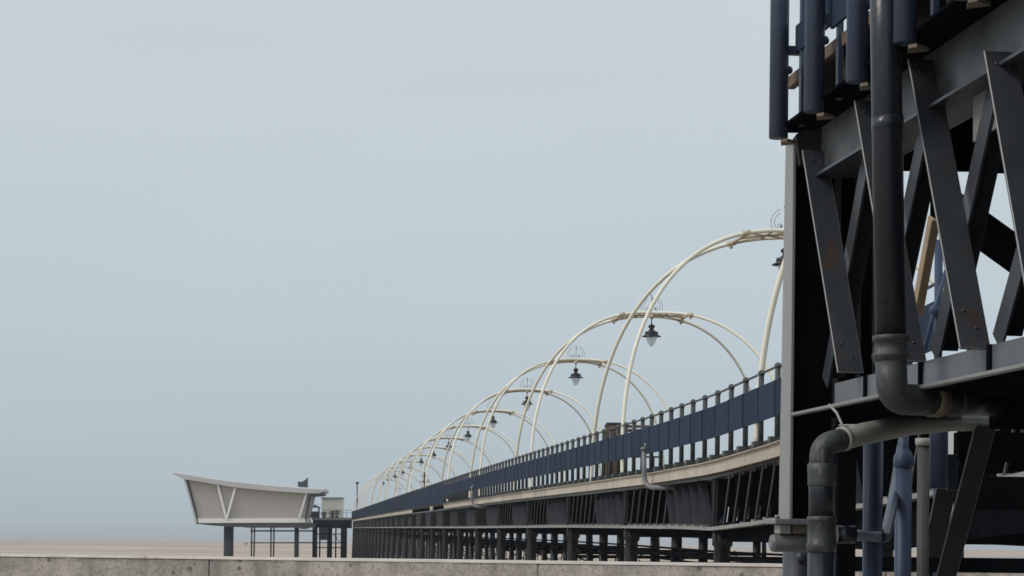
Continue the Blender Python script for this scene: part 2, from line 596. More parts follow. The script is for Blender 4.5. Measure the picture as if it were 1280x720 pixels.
def trestle(y):
    root = bpy.data.objects.new('trestle', None)
    COL.objects.link(root)
    root.parent = pier
    root.location = Q(0, y, cz(y)) - pier.location
    top = cz(y) - .05
    for lat in ROWS:
        mb = MB()
        bat = (lat - 4.5) * .035
        pa, pb = Q(lat, y, top), Q(lat + bat, y, -5.6)
        mb.tube([pa, pa + (pb - pa) * .045, pa + (pb - pa) * .05, pa + (pb - pa) * .1, pb], [k_ * (1 if lat < 1 else .5) for k_ in (.2, .2, .16, .165, .21)], 14)
        mb.build('column', 'pile', root)
        if lat < 1:
            # raker beside the column, along the pier
            mb = MB()
            mb.tube([Q(lat + .1, y + 2.6, top - .1), Q(lat + .1, y + 2.75, -5.6)], .1, 10)
            mb.build('raking_prop', 'pile', root)
            mb = MB()
            mb.tube([Q(lat + .1, y + 5.8, top - .1), Q(lat + .05, y + 5.8, -5.6)], [.12, .16], 12)
            mb.build('raking_prop', 'pile', root)
            mb = MB()
            mb.tube([Q(lat + .1, y + 9.0, top - .1), Q(lat + .1, y + 8.9, -5.6)], .075, 10)
            mb.build('raking_prop', 'pile', root)
    mb = MB()
    mb.hexa([Q(.16, y - .14, top - .2), Q(WP - .1, y - .14, top - .2), Q(WP - .1, y + .14, top - .2), Q(.16, y + .14, top - .2)],
            [Q(.16, y - .14, top), Q(WP - .1, y - .14, top), Q(WP - .1, y + .14, top), Q(.16, y + .14, top)])
    mb.build('crosshead', 'shade_steel', root)
    mb = MB()
    for i in range(1):
        l0, l1 = ROWS[i], ROWS[i + 1]
        for za, zb in ((top - .8, -4.2), (-4.2, top - .8)):
            mb.tube([Q(l0, y + .03, za), Q(l1, y + .03, zb)], .025, 8)
    mb.tube([Q(ROWS[0], y, top - .85), Q(ROWS[1], y, top - .85)], .05, 8)
    mb.build('tie_rods', 'shade_steel', root)
    # side bracing along the near row: crossed flats to the next trestle
    mb = MB()
    z0 = cz(y) - .72
    for i in range(4):
        a, b_ = y + .3 + i * 2.6, y + .3 + (i + 1) * 2.6
        for za, zb in ((z0, -2.1), (-2.1, z0)):
            mb.tube([Q(.36, a, za), Q(.36, b_, zb)], .016, 6)
    mb.build('crossed_braces', 'shade_steel', root)
    return root


first = trestle(42.4 - BAY)
n = 0
y = 42.4
while y < YB + 2:
    t = copy_tree(first, pier)
    t.location = Q(0, y, cz(y)) - pier.location
    y += BAY

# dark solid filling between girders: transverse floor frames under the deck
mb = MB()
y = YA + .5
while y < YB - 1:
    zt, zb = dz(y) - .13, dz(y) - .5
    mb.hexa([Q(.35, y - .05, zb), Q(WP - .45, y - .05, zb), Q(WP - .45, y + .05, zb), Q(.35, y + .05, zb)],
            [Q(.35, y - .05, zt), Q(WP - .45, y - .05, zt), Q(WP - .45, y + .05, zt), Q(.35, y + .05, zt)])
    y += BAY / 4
mb.build('floor_beams', 'shade_steel', pier)

# ------------------------------------------------------------------ pier railings
PS = 21412 * .000061
rail = thing('pier_railing', Q(0, 40, dz(40)), 'blue panelled railing with ball topped posts along the left edge of the pier', 'railing')


def post_mb(mb, y, lat=0.):
    z = dz(y)
    mb.tube([Q(lat, y, z - .1), Q(lat, y, z + 1.14)], .048, 8)
    mb.ball(Q(lat, y, z + 1.165), .062, 10)
    mb.beam(Q(lat - .06, y - .1, z - .05), Q(lat - .06, y + .1, z - .05), LT * .16, V((0, 0, .1)))


ys = []
y = 36.16 - 8 * PS
while y < YB:
    ys.append(y); y += PS
for y in ys[:100]:
    mb = MB(); post_mb(mb, y); mb.build('post', 'post', rail)
mb = MB()
for y in ys[100:]:
    post_mb(mb, y)
tag(mb.build('post_row', 'post', rail), kind='stuff')


def panel_mb(mb, y0, y1, lat=-.055, h0=.33, h1=.93):
    q = lambda y, l, h: Q(l, y, dz(y) + h)
    a, b_ = y0 + .012, y1 - .012
    mb.hexa([q(a, lat, h0), q(b_, lat, h0), q(b_, lat + .014, h0), q(a, lat + .014, h0)],
            [q(a, lat, h1), q(b_, lat, h1), q(b_, lat + .014, h1), q(a, lat + .014, h1)])
    # folded vertical edge
    mb.hexa([q(b_ - .02, lat - .012, h0), q(b_, lat - .012, h0), q(b_, lat, h0), q(b_ - .02, lat, h0)],
            [q(b_ - .02, lat - .012, h1), q(b_, lat - .012, h1), q(b_, lat, h1), q(b_ - .02, lat, h1)])


for i in range(100):
    mb = MB(); panel_mb(mb, ys[i], ys[i + 1], -.055, *((.02, 1.1) if ys[i] > 121 else (.33, .93))); mb.build('panel', 'panel', rail)
mb = MB()
for a, b_ in zip(ys[100:], ys[101:]):
    panel_mb(mb, a, b_, -.055, *((.02, 1.1) if a > 121 else (.33, .93)))
tag(mb.build('panel_row', 'panel', rail), kind='stuff')
mb = MB()
mb.tube([Q(0, y, dz(y) + 1.165) for y in ys], .022, 8)
mb.build('handrail', 'post', rail)
rail2 = thing('pier_railing', Q(WP, 40, dz(40)), 'far side railing of the pier, mostly hidden behind the near railing', 'railing')
mb = MB()
for y in ys[::1]:
    post_mb(mb, y, WP)
tag(mb.build('post_row', 'post', rail2), kind='stuff')
mb = MB()
for a, b_ in zip(ys, ys[1:]):
    panel_mb(mb, a, b_, WP + .04)
tag(mb.build('panel_row', 'panel', rail2), kind='stuff')
mb = MB()
mb.tube([Q(WP, y, dz(y) + 1.165) for y in ys], .022, 8)
mb.build('handrail', 'post', rail2)

# ------------------------------------------------------------------ lighting arches and lanterns
AXL, AXR, AZB, AH, AE0, AE1, AY0, AS, AN, AK, AP = 7.82, 16.868, 1.76, 6.237, .623, 2.892, 56.516, 21.604, .833, -.036, .464


def arch_pt(t, sg, k):
    c, s = math.cos(t), math.sin(t)
    cc = math.copysign(abs(c) ** AN, c)
    ss = max(0., s) ** AN
    lat = (AXL + AXR) / 2 - (AXR - AXL) / 2 * cc
    y = AY0 + AS * k + sg * (AE0 + (AE1 - AE0) * max(0., 1 - ss) ** AP) + AK * (lat - AXL)
    return V((lat + MP * y, y, EYE + AZB + AH * ss))


def arch_shift(k):
    return V((MP * AS * k, AS * k, dz(AY0 + AS * k) - dz(AY0 + AS)))


ctr = (AXL + AXR) / 2
yc = AY0 + AK * (ctr - AXL)
base = V((ctr + MP * yc, yc, EYE + AZB))
apex = base + V((0, 0, AH))
arch0 = thing('lighting_arch', base + arch_shift(0), '', 'arch', 'cream lighting arches over the pier')
arch0.location = base
for sg in (-1, 1):
    mb = MB()
    # denser near the feet and the apex
    ts = [math.pi * (.5 - .5 * math.cos(math.pi * i / 72)) for i in range(73)]
    path = [arch_pt(t, sg, 0) for t in ts]
    path[0] = path[0] + V((0, 0, -.1)); path[-1] = path[-1] + V((0, 0, -.1))
    mb.tube(path, .052, 12)
    for ia in (7, 65):       # bolted sleeve joints a little above the railing
        p_, q_ = path[ia], path[ia + 1]
        mb.tube([p_, p_ + (q_ - p_).normalized() * .16], .066, 12)
    mb.build('arch_tube', 'cream', arch0)
mb = MB()
for off in (-.88, -.3, .3, .88):
    t = math.pi / 2 + off / 4.5
    mb.tube([arch_pt(t, -1, 0), arch_pt(t, 1, 0)], .04, 10)
for sg in (-1, 1):
    for off in (-.92, .92):
        t = math.pi / 2 + off / 4.5
        q = arch_pt(t, sg, 0)
        mb.tube([arch_pt(t - .02, sg, 0), arch_pt(t + .02, sg, 0)], .075, 10)
        mb.ball(q + V((0, 0, -.1)), .05, 8)
    mb.tube([arch_pt(math.pi / 2 - .88 / 4.5, sg, 0), arch_pt(math.pi / 2, -sg, 0), arch_pt(math.pi / 2 + .88 / 4.5, sg, 0)], .028, 8)
pm = [(arch_pt(math.pi / 2 + o_ / 4.5, -1, 0) + arch_pt(math.pi / 2 + o_ / 4.5, 1, 0)) / 2 for o_ in (-.9, -.45, 0, .45, .9)]
mb.tube(pm, .05, 10)
mb.ball(apex + V((0, 0, -.08)), .09, 10)
mb.build('crosspiece', 'bracket', arch0)
mb = MB()
for s in (-1, 1):
    for rad, cx, a0, a1 in ((.36, 0.02, -.45, 1.25), (.27, .02, -.5, 1.1)):
        mb.tube([apex + V((s * (cx + rad * math.cos(a0 + (a1 - a0) * i / 14)), 0, .30 + rad * math.sin(a0 + (a1 - a0) * i / 14)))
                 for i in range(15)], .009, 6)
    mb.tube([apex + V((s * (.13 + (.11 - .0055 * i) * math.cos(-2 + i * .42)), 0, .2 + (.11 - .0055 * i) * math.sin(-2 + i * .42)))
             for i in range(16)], .009, 6)
    mb.ball(apex + V((s * .13, 0, .2)), .035, 8)
mb.tube([apex + V((0, 0, 0)), apex + V((0, 0, .74))], [.02, .01], 8)
mb.tube([apex + V((.05 * math.sin(i * .5), 0, .5 + .02 * i)) for i in range(12)], .01, 6)
mb.ball(apex + V((0, 0, .56)), .03, 8)
mb.build('scroll_finial', 'iron_scroll', arch0)

lan0 = thing('lantern', apex + V((0, 0, -.25)), '', 'lantern', 'dark lanterns hanging from the arches')
lan0.location = apex + V((0, 0, -.12))
la = apex + V((0, 0, -.12))
mb = MB(); mb.tube([la + V((0, 0, .1)), la + V((0, 0, -.26))], .02, 8); mb.build('hanger_rod', 'lantern', lan0)
mb = MB()
mb.lathe(la, [(.03, -.22), (.05, -.23), (.12, -.28), (.125, -.33), (.075, -.37), (.08, -.42), (.15, -.48), (.235, -.50), (.24, -.58),
              (.22, -.60), (.345, -.655), (.345, -.675), (.19, -.66)], 20)
mb.build('hood', 'lantern', lan0)
mb = MB()
mb.lathe(la, [(.175, -.665), (.185, -.72), (.17, -.80), (.13, -.9), (.075, -.98), (.01, -1.02)], 20)
mb.build('globe', 'glass', lan0)
b0 = V(base); l0 = V(la)
for k in range(-1, 14):
    a = arch0 if k == -1 else copy_tree(arch0)
    a.location = b0 + arch_shift(k)
    w = ordinal[k + 1]
    a['label'] = ('nearest cream tube arch, its left leg beside the dark steel frame' if k == -1 else
                  'large cream arch whose flat top meets the grey corner column' if k == 0 else
                  'cream twin tube arch over the pier, %s in line counting from the steel frame' % w)
    if k >= 0:
        l = lan0 if k == 0 else copy_tree(lan0)
        l.location = l0 + arch_shift(k)
        l['label'] = ('dark lantern half hidden by the grey corner column' if k == 0 else
                      'black lantern with pale globe hanging from the %s arch from the steel frame' % w)

# ------------------------------------------------------------------ bits along the pier
def conduit(u, vtop, vbot, ur, Y, label):
    a = P(u, vtop, Y)
    r = .055
    pts = bend([P(u, vtop, Y), P(u + .3, vbot, Y), P(ur, vbot + .5, Y - .9)], .32, 8)
    o = thing('drain_pipe', P(u, vbot, Y), label, 'pipe', 'curved overflow pipes on the pier side')
    MB().tube(pts, r, 12).build('bent_pipe', 'steel_grey', o)
    mb = MB()
    mb.tube([P(u, vtop - 1, Y), P(u, vtop + 3, Y)], .075, 12)
    mb.tube([P(u + 2.0 * 50 / Y, vtop - 6 * 50 / Y, Y), P(u + 2.0 * 50 / Y, vtop + 2, Y)], .03, 8)
    mb.build('collar', 'steel_grey', o)


def pier_y(u, lat=-.2):
    return F * (XP + lat) / (u - 378)


conduit(805, 560, 609, 846, pier_y(805, -.25), 'bent grey overflow pipe on the pier fascia, largest of its kind')
conduit(590, 609, 633, 612, pier_y(590, -.25), 'small bent grey overflow pipe halfway along the pier fascia')

# bin and bench just inside the railing
Yb = 2738 * (XP + 1.2) / (770 - 378)
o = thing('litter_bin', P(768, 560, Yb), 'dark brown box shaped bin behind the railing near a cream arch foot', 'bin')
mb = MB(); ca = P(768, 555, Yb); zt = P(768, 532, Yb).z; zb = EYE + dz(Yb)
mb.box((ca.x, ca.y, (zt + zb) / 2), (.5, .45, zt - zb)); mb.build('bin_body', 'plank', o, bevel=.02)
mb = MB(); mb.box((ca.x, ca.y, zt + .05), (.5, .4, .06)); mb.build('bin_lid', 'steel', o, bevel=.02)
o = thing('bench', P(792, 560, Yb - 2), 'slatted brown bench behind the railing beside the dark bin', 'bench')
ca = P(789, 555, Yb - 2); zb = EYE + dz(Yb); zt = P(789, 529.5, Yb - 2).z
mb = MB()
for i in range(4):
    mb.box((ca.x, ca.y + .05 * i, zt - .08 - .11 * i), (1.5, .04, .08))
mb.build('backrest', 'plank', o)
mb = MB()
for i in range(4):
    mb.box((ca.x, ca.y - .1 - .11 * i, zb + .62), (1.5, .09, .04))
mb.build('seat', 'plank', o)
for s in (-1, 1):
    mb = MB(); mb.box((ca.x + .6 * s, ca.y - .2, zb + .3), (.06, .45, .6)); mb.build('leg', 'steel', o)

Ys = 2738 * (XP + 1.5) / (530 - 378)
o = thing('signpost', P(530.5, 604, Ys), 'thin dark signpost standing on the pier deck midway out', 'signpost')
MB().tube([P(530.5, 612, Ys), P(530.5, 590, Ys)], .06, 8).build('post', 'lantern', o)
mb = MB(); mb.box(P(530.5, 594.5, Ys), (.5, .06, .12)); mb.box(P(530.5, 602, Ys), (.7, .06, .1)); mb.build('sign_plate', 'lantern', o)
Ys = 2738 * (XP + 3) / (497 - 378)
o = thing('shelter_canopy', P(497.5, 616, Ys), 'small white canopy above the far part of the pier railing', 'canopy')
mb = MB(); mb.box(P(497.5, 610.2, Ys), (.8, 1.5, .09)); mb.build('canopy_top', 'white', o)
for s in (-1, 1):
    q = P(497.5 + 2.6 * s, 610.5, Ys)
    MB().tube([q, V((q.x, q.y, EYE + dz(Ys)))], .035, 8).build('leg', 'white', o)
Yl = 2738 * (XP + 2) / (446.5 - 378)
Yl = 338
o = thing('lamp_post', P(446.5, 640, Yl), 'slim lamp post with round head at the far end of the pier', 'lamp post')
MB().tube([V((P(446.5, 640, Yl).x, Yl, EYE + dz(Yl) - .1)), P(446.5, 604, Yl)], [.14, .09], 8).build('pole', 'kiosk', o)
MB().lathe(P(446.5, 603, Yl), [(.05, -.3), (.25, -.2), (.3, 0), (.1, .05)], 12).build('lamp_hood', 'kiosk', o)
MB().ball(P(446.5, 601.2, Yl), .2).build('lamp_globe', 'white', o)

# ------------------------------------------------------------------ pier head and the pavilion
YH = 346.
ph = thing('landing_platform', P(412, 700, YH), 'dark steel landing platform at the end of the pier beside the pavilion', 'platform')
ph.location.z = ZS


def quad_prism(mb, pix, Y, depth):
    return mb.prism([P(u, v, Y) for u, v in pix], V((0, depth, 0)))


mb = MB(); quad_prism(mb, [(389.5, 647.2), (443, 647.2), (443, 650), (389.5, 650)], YH, 11); mb.build('deck_slab', 'chordm', ph)
mb = MB(); quad_prism(mb, [(391, 650.05), (434, 650.05), (434, 660), (409, 660), (391, 659)], YH + .4, 10.4); mb.build('deep_beam', 'shade_steel', ph)
mb = MB(); quad_prism(mb, [(398.5, 659), (408, 659), (408, 675), (398.5, 675)], YH + 1, 4); mb.build('hanging_stair_box', 'hull', ph)
for u0, u1, d in ((390.6, 397, .2), (409, 415.5, .2), (426, 434, .2), (399, 401, 8), (419, 421, 8)):
    a = P((u0 + u1) / 2, 655, YH + d + .5)
    r = (u1 - u0) / 2 * YH / F
    MB().tube([a, V((a.x, a.y, ZS - .5))], r, 12).build('column', 'shade_steel', ph)
mb = MB()
for v in (667.5, 678.5, 684.5):
    mb.beam(P(391, v, YH + .2), P(434, v, YH + .2), V((0, .2, 0)), V((0, 0, .14)))
for (a, b_) in ((417, 425),):
    mb.beam(P(a, 668, YH), P(b_, 678, YH), V((0, .08, 0)), V((.08, 0, .05)))
    mb.beam(P(b_, 668, YH + .3), P(a, 678, YH + .3), V((0, .08, 0)), V((.08, 0, .05)))
mb.build('cross_rails', 'shade_steel', ph)
hr = thing('platform_railing', P(425, 647, YH), 'thin pale railing on the landing platform by the cream building', 'railing')
mb = MB()
for v in (637.6, 641):
    mb.tube([P(404, v, YH + .3), P(440, v, YH + .3)], .035, 6)
mb.build('rails', 'chordm', hr)
for u in range(405, 441, 7):
    MB().tube([P(u, 647.2, YH + .3), P(u, 637.5, YH + .3)], .04, 6).build('post', 'chordm', hr)

kb = thing('cream_building', P(414, 647, YH + 6), 'plain cream flat roofed building behind the landing platform', 'building')
mb = MB(); quad_prism(mb, [(402, 647), (402, 623.4), (427.4, 623.4), (427.4, 647)], YH + 6, 4); mb.build('wall', 'cream_pale', kb)
mb = MB(); quad_prism(mb, [(401.6, 623.3), (401.6, 621.6), (427.8, 621.6), (427.8, 623.3)], YH + 5.8, 4.4); mb.build('flat_roof', 'chordm', kb)

ki = thing('kiosk', P(393, 647, YH + 1), 'small kiosk with a dark pitched roof between pavilion and cream building', 'kiosk')
mb = MB()
zc = P(393, 633.6, YH).z
c0 = P(393.2, 640, YH + 2.2)
for s in (1,):
    mb.add([V((c0.x - .85, c0.y - .85, zc)), V((c0.x + .85, c0.y - .85, zc)), V((c0.x + .85, c0.y + .85, zc)), V((c0.x - .85, c0.y + .85, zc)),
            V((c0.x, c0.y, zc + .42)), V((c0.x - .85, c0.y - .85, zc - .1)), V((c0.x + .85, c0.y - .85, zc - .1)),
            V((c0.x + .85, c0.y + .85, zc - .1)), V((c0.x - .85, c0.y + .85, zc - .1))],
           [(0, 1, 4), (1, 2, 4), (2, 3, 4), (3, 0, 4), (0, 5, 6, 1), (1, 6, 7, 2), (2, 7, 8, 3), (3, 8, 5, 0), (8, 7, 6, 5)])
mb.build('pitched_roof', 'lantern', ki)
z0 = P(393, 647, YH).z
for sx in (-.7, .7):
    for sy in (-.7, .7):
        MB().beam(V((c0.x + sx, c0.y + sy, z0)), V((c0.x + sx, c0.y + sy, zc - .1)), V((.12, 0, 0)), V((0, .12, 0))).build('post', 'lantern', ki)
mb = MB(); mb.box((c0.x, c0.y, z0 + .5), (1.5, 1.5, 1.0)); mb.build('counter', 'kiosk', ki, bevel=.03)
for s, (u, hgt, lab) in enumerate(((405, 5.5, 'dark upright clump of planting nearest the kiosk'), (415.5, 7, 'bushy brown green planting in front of the cream building'),
                                    (421.3, 7.5, 'tall ragged planting right of the bushy clump'))):
    o = thing('planter', P(u, 647, YH + 3), lab, 'plant', 'planters on the landing platform')
    mb = MB(); c0 = P(u, 645.6, YH + 3); mb.box(c0, (.5, .5, .36)); mb.build('tub', 'dark_timber', o, bevel=.02)
    mb = MB()
    for i in range(150):
        h = random.random() * (hgt - 2) * YH / F
        q = c0 + V((random.gauss(0, .2), random.gauss(0, .2), .2 + h))
        d = V((random.uniform(-1, 1), random.uniform(-1, 1), random.uniform(-.2, 1))).normalized() * .2
        e = d.cross(V((random.random(), random.random(), random.random()))).normalized() * .07
        mb.add([q, q + d * .5 + e, q + d, q + d * .5 - e], [(0, 1, 2, 3)])
    mb.build('foliage', 'leaf', o)

# pavilion: a boat shaped hall raised on a fat pole
YV = 338.
DV = 9.0
pv = thing('pavilion', P(286, 700, YV), 'boat shaped taupe pavilion with sweeping pale roof raised on a fat dark pole', 'pavilion')
pv.location.z = ZS
roof_top = [(214.6, 590.6), (222, 592.0), (231.2, 593.3), (250, 596.5), (272, 600.0), (293, 602.8), (314.6, 605.0), (335, 607.0), (356, 608.8),
            (380, 610.7), (400, 611.8), (404.6, 612.9)]
roof_bot = [(404.0, 614.6), (399, 616.9), (383, 616.6), (360, 615.2), (345.8, 614.2), (320, 612), (293.8, 609.2), (270.8, 605.6), (250, 602), (232, 599.4),
            (224, 596.0)]
mb = MB()
# roof with slightly crowned section across its depth
outl = roof_top + roof_bot
n = len(outl)
layers = []
for dpt, dzv in ((-1.0, 0), (0, .12), (DV * .5, .3), (DV, .12), (DV + 1.0, 0)):
    layers.append([P(u, v, YV) + V((0, dpt, dzv if i < len(roof_top) else 0)) for i, (u, v) in enumerate(outl)])
vv = [p for L in layers for p in L]
ff = [list(range(n)), [4 * n + i for i in range(n)][::-1]]
for k in range(4):
    for i in range(n):
        ff.append((k * n + i, k * n + (i + 1) % n, (k + 1) * n + (i + 1) % n, (k + 1) * n + i))
mb.add(vv, ff)
mb.build('sweeping_roof', 'roof_white', pv)
mb = MB(); quad_prism(mb, [(386, 617.3), (401, 617.0), (399, 618.8), (388, 619.4)], YV - .95, DV + 1.9); mb.build('eaves_soffit', 'hull', pv)
wall_poly = [(235.2, 599.6), (250, 602.2), (270.8, 605.7), (293.8, 609.3), (320, 612.1), (345.8, 614.3), (360, 615.3), (388.4, 617.0), (380.6, 649), (248.6, 649)]
mb = MB(); quad_prism(mb, wall_poly, YV, DV); mb.build('louvred_wall', 'louvre', pv)
mb = MB(); quad_prism(mb, [(247.2, 648.2), (380.8, 647.8), (382, 653.2), (248.2, 653.8)], YV - .35, DV + .7); mb.build('floor_edge_beam', 'white', pv)
mb = MB(); quad_prism(mb, [(243.8, 653.6), (247, 652.6), (247.2, 653.95), (382.4, 653.35), (391.5, 653.6), (391, 655), (380, 659.4), (330, 659.4), (285, 658.4), (262, 656.6), (244.5, 654.6)], YV - .3, DV + .6)
mb.build('keel_underside', 'hull', pv)
mb = MB(); quad_prism(mb, [(229.6, 599.2), (232, 599.0), (246.2, 653.4), (244.2, 654)], YV - .5, .6); mb.build('prow_frame', 'roof_white', pv)
mb = MB(); quad_prism(mb, [(232.6, 599.0), (235.4, 599.3), (248.6, 652.6), (247, 653.0)], YV - .22, .5); mb.build('dark_mullion', 'hull', pv)
for a in ([(270.6, 605.8), (273.4, 606.2), (284, 648), (281.4, 648.4)], [(292.6, 609.2), (295.4, 609.6), (284.4, 648), (281.8, 648.4)],
          [(381.6, 616.6), (384.4, 616.8), (375.2, 648), (372.4, 648.2)]):
    mb = MB(); quad_prism(mb, a, YV - .55 - random.random() * .03, .35); mb.build('white_strut', 'white', pv)
mb = MB(); quad_prism(mb, [(386.6, 617.4), (389.4, 617.6), (382.4, 652.6), (380.4, 652.6)], YV - .3, .4); mb.build('stern_frame', 'hull', pv)
mb = MB(); quad_prism(mb, [(372.6, 609.6), (372.4, 601.4), (376, 602.4), (380, 600.8), (382.4, 599.2), (384, 597), (384, 610)], YV + 3, 1.4); mb.build('roof_vent', 'vent', pv)
a = P(286, 657, YV + 3); MB().tube([a, V((a.x, a.y, ZS - .4))], .76, 28).build('main_pole', 'hull', pv)
a = P(371, 657, YV + 3); MB().tube([a, V((a.x, a.y, ZS - .4))], .36, 18).build('side_leg', 'hull', pv)
mb = MB(); quad_prism(mb, [(375, 657), (392, 656), (392, 658.2), (380, 661.4), (375, 661)], YV + 2, 3); mb.build('entrance_bridge', 'chordm', pv)

fr = thing('steel_walkway', P(330, 700, YV + 14), 'thin braced steel trestle standing behind the pavilion pole', 'trestle')
fr.location.z = ZS
YF = YV + 16
for u, r in ((314.6, .13), (318.2, .13), (338.8, .13), (342.6, .13)):
    a = P(u, 655, YF)
    q = V((a.x, a.y, ZS - .3)); q.x += (316.4 - u) * .02 if u < 330 else (340.7 - u) * .02
    MB().tube([a, q], r, 8).build('post', 'steel', fr)
mb = MB()
for v, r in ((663.6, .12), (678.4, .1)):
    mb.tube([P(313, v, YF + .1), P(392, v, YF + .1)], r, 8)
mb.build('rails', 'steel', fr)
mb = MB(); quad_prism(mb, [(304, 657), (392, 657), (392, 659.6), (306, 659.6)], YF - .5, 2.5); mb.build('walkway_deck', 'hull', fr)

# two walkers far out on the sand
def person(u, vfeet, hgt, label, lean=0.):
    Y = 4.8 * F / (vfeet - (665 + .0112 * u))
    g = P(u, vfeet, Y); g.z = ZS
    J = [(0, 0, .52), (0, 0, .72), (0, 0, .84), (0, 0, .93), (.07, 0, .5), (.09, .08, .27), (.09, .12, .02), (-.07, 0, .5), (-.09, -.06, .27), (-.09, -.1, .02),
         (.13, 0, .8), (.17, -.03, .62), (.16, .05, .47), (-.13, 0, .8), (-.17, .03, .62), (-.16, -.05, .47)]
    E_ = [(0, 1), (1, 2), (2, 3), (0, 4), (4, 5), (5, 6), (0, 7), (7, 8), (8, 9), (1, 10), (10, 11), (11, 12), (1, 13), (13, 14), (14, 15)]
    R = [.085, .1, .035, .06, .06, .045, .035, .06, .045, .035, .045, .035, .025, .045, .035, .025]
    me = bpy.data.meshes.new('person')
    me.from_pydata([V(p) * hgt for p in J], E_, [])
    me.materials.append(M['cloth'])
    o = bpy.data.objects.new('person', me)
    COL.objects.link(o)
    o.location = g
    o.modifiers.new('skin', 'SKIN')
    for i, sv in enumerate(me.skin_vertices[0].data):
        sv.radius = (R[i] * hgt, R[i] * hgt)
        sv.use_root = i == 0
    sd = o.modifiers.new('sub', 'SUBSURF'); sd.levels = 1; sd.render_levels = 1
    return tag(o, label, 'person', 'walkers on the sand')


person(306.4, 683, 1.75, 'walker in dark clothes on the sand, left of the pair')
person(309.2, 682, 1.5, 'shorter walker on the sand, right of the pair')

# ------------------------------------------------------------------ the near steel frame
nf = thing('steel_platform', NL(3.6, 13.6, -EYE), 'dark lattice steel platform towering at the right edge of the picture', 'platform')
UP = V((0, 0, 1))


def S(u, v, L=3.5, Lref=3.5):
    """point seen at u, v on the front plane, then slid along the transverse axis to L"""
    return N(u, v, Lref) + TN * (L - Lref)


# corner column: sky sheen painted into the seaward flange, shade into the web
c_t, c_b = N(985.8, 178), N(979.8, 647)
mb = MB(); mb.prism([N(982, 178), N(991.6, 178), N(986.6, 649), N(973, 649)], TN * .02); mb.build('column_flange', 'column_grey', nf, bevel=.003)
mb = MB(); mb.beam(N(986.5, 176) + TN * .16, N(980.5, 649) + TN * .16, TN * .28, DN * .02); mb.build('column_web', 'shade_steel', nf)
mb = MB(); mb.beam(N(986.8, 176) + TN * .30, N(981, 649) + TN * .30, TN * .018, DN * .2); mb.build('column_flange', 'steel', nf)
for du in (.44, .55):
    mb = MB(); mb.beam(N(986.5, 178) + TN * (.0 + du), N(986.5, 505) + TN * (.0 + du), TN * .03, DN * .03); mb.build('upright_angle', 'steel', nf)
# base plate, packers, bolts, cap and pile
bp = N(980, 652)
mb = MB(); mb.beam(bp + TN * -.09, bp + TN * .34, UP * .034, DN * .26); mb.build('base_plate', 'steel_grey', nf, bevel=.006)
for t in (-.045, .03, .12):
    mb = MB(); mb.tube([N(980, 649.5) + TN * t, N(980, 646) + TN * t], .018, 6); mb.build('anchor_bolt', 'steel', nf)
for t, w, mt in ((-.01, .07, 'bolt'), (.09, .10, 'rust')):
    mb = MB(); q = N(980, 661.5) + TN * t; mb.beam(q - TN * w / 2, q + TN * w / 2, UP * .055, DN * .14); mb.build('packing_plate', mt, nf, bevel=.004)
q = N(980, 679)
mb = MB()
prof = [(-.09, .035), (-.083, .05), (-.06, .057), (.40, .057), (.42, .05), (.428, .035)]
mb.tube([q + TN * a for a, _ in prof], [r for _, r in prof], 20); mb.build('pile_cap', 'steel_grey', nf)
q = N(998, 690)
mb = MB(); mb.tube([q, V((q.x, q.y, 0))], [.095, .1], 20); mb.ball(q + V((-.0, -.1, -.03)), .03, 8); mb.build('cast_iron_pile', 'steel', nf)
mb = MB(); q = P(1057, 520, 13.3); mb.beam(V((q.x, q.y, EYE + .7)), V((q.x, q.y, 0)), TN * .115, DN * .10); mb.build('dark_post', 'shade_steel', nf, bevel=.004)

# end panel closing the far end of the frame
e0, e1 = N(992, 185), N(990, 520)
def endp(u, v, Y=13.75):
    return P(u, v, Y)
mb = MB(); mb.prism([endp(1000, 150), endp(1127, 120), endp(1127, 530), endp(1000, 530)], V((0, .03, 0))); mb.build('end_panel', 'shade_steel', nf)

# bottom chord: thin flange seen edge-on with a shallow web plate above
f0, f1 = N(986, 516.5), N(1500, 411)
zf = N(1100, 492).z
def LP(L, Y, z):
    return V((L + MN * Y, Y, z))
YN0, YN1 = 13.62, -6.0
mb = MB(); mb.hexa([LP(3.5, YN0, zf - .02), LP(3.5, YN1, zf - .02), LP(3.575, YN1, zf - .02), LP(3.575, YN0, zf - .02)],
                   [LP(3.5, YN0, zf), LP(3.5, YN1, zf), LP(3.575, YN1, zf), LP(3.575, YN0, zf)])
mb.build('bottom_flange', 'chordm', nf, bevel=.004)
mb = MB(); mb.hexa([LP(3.54, YN0, zf - .026), LP(3.54, YN1, zf - .026), LP(3.9, YN1, zf - .026), LP(3.9, YN0, zf - .026)],
                   [LP(3.54, YN0, zf - .021), LP(3.54, YN1, zf - .021), LP(3.9, YN1, zf - .021), LP(3.9, YN0, zf - .021)])
mb.build('flange_shade_sheet', 'shade_steel', nf)  # black sheet added as the shade under the flange
mb = MB(); mb.beam(LP(3.655, YN0 - .5, zf + .078), LP(3.655, YN1, zf + .078), TN * .014, UP * .15); mb.build('bottom_web', 'web_grey', nf)
mb = MB(); mb.hexa([LP(3.88, 13.2, zf - .03), LP(3.88, YN1, zf - .03), LP(7.1, YN1, zf - .03), LP(7.1, 13.2, zf - .03)], [LP(3.88, 13.2, zf - .01), LP(3.88, YN1, zf - .01), LP(7.1, YN1, zf - .01), LP(7.1, 13.2, zf - .01)]); mb.build('under_shade_plate', 'shade_steel', nf)  # black plate put in for the darkness below the flange
mb = MB(); mb.beam(LP(5.3, 13.2, zf - .2), LP(5.3, YN1, zf - .2), TN * .02, UP * .34); mb.build('inner_beam', 'shade_steel', nf)
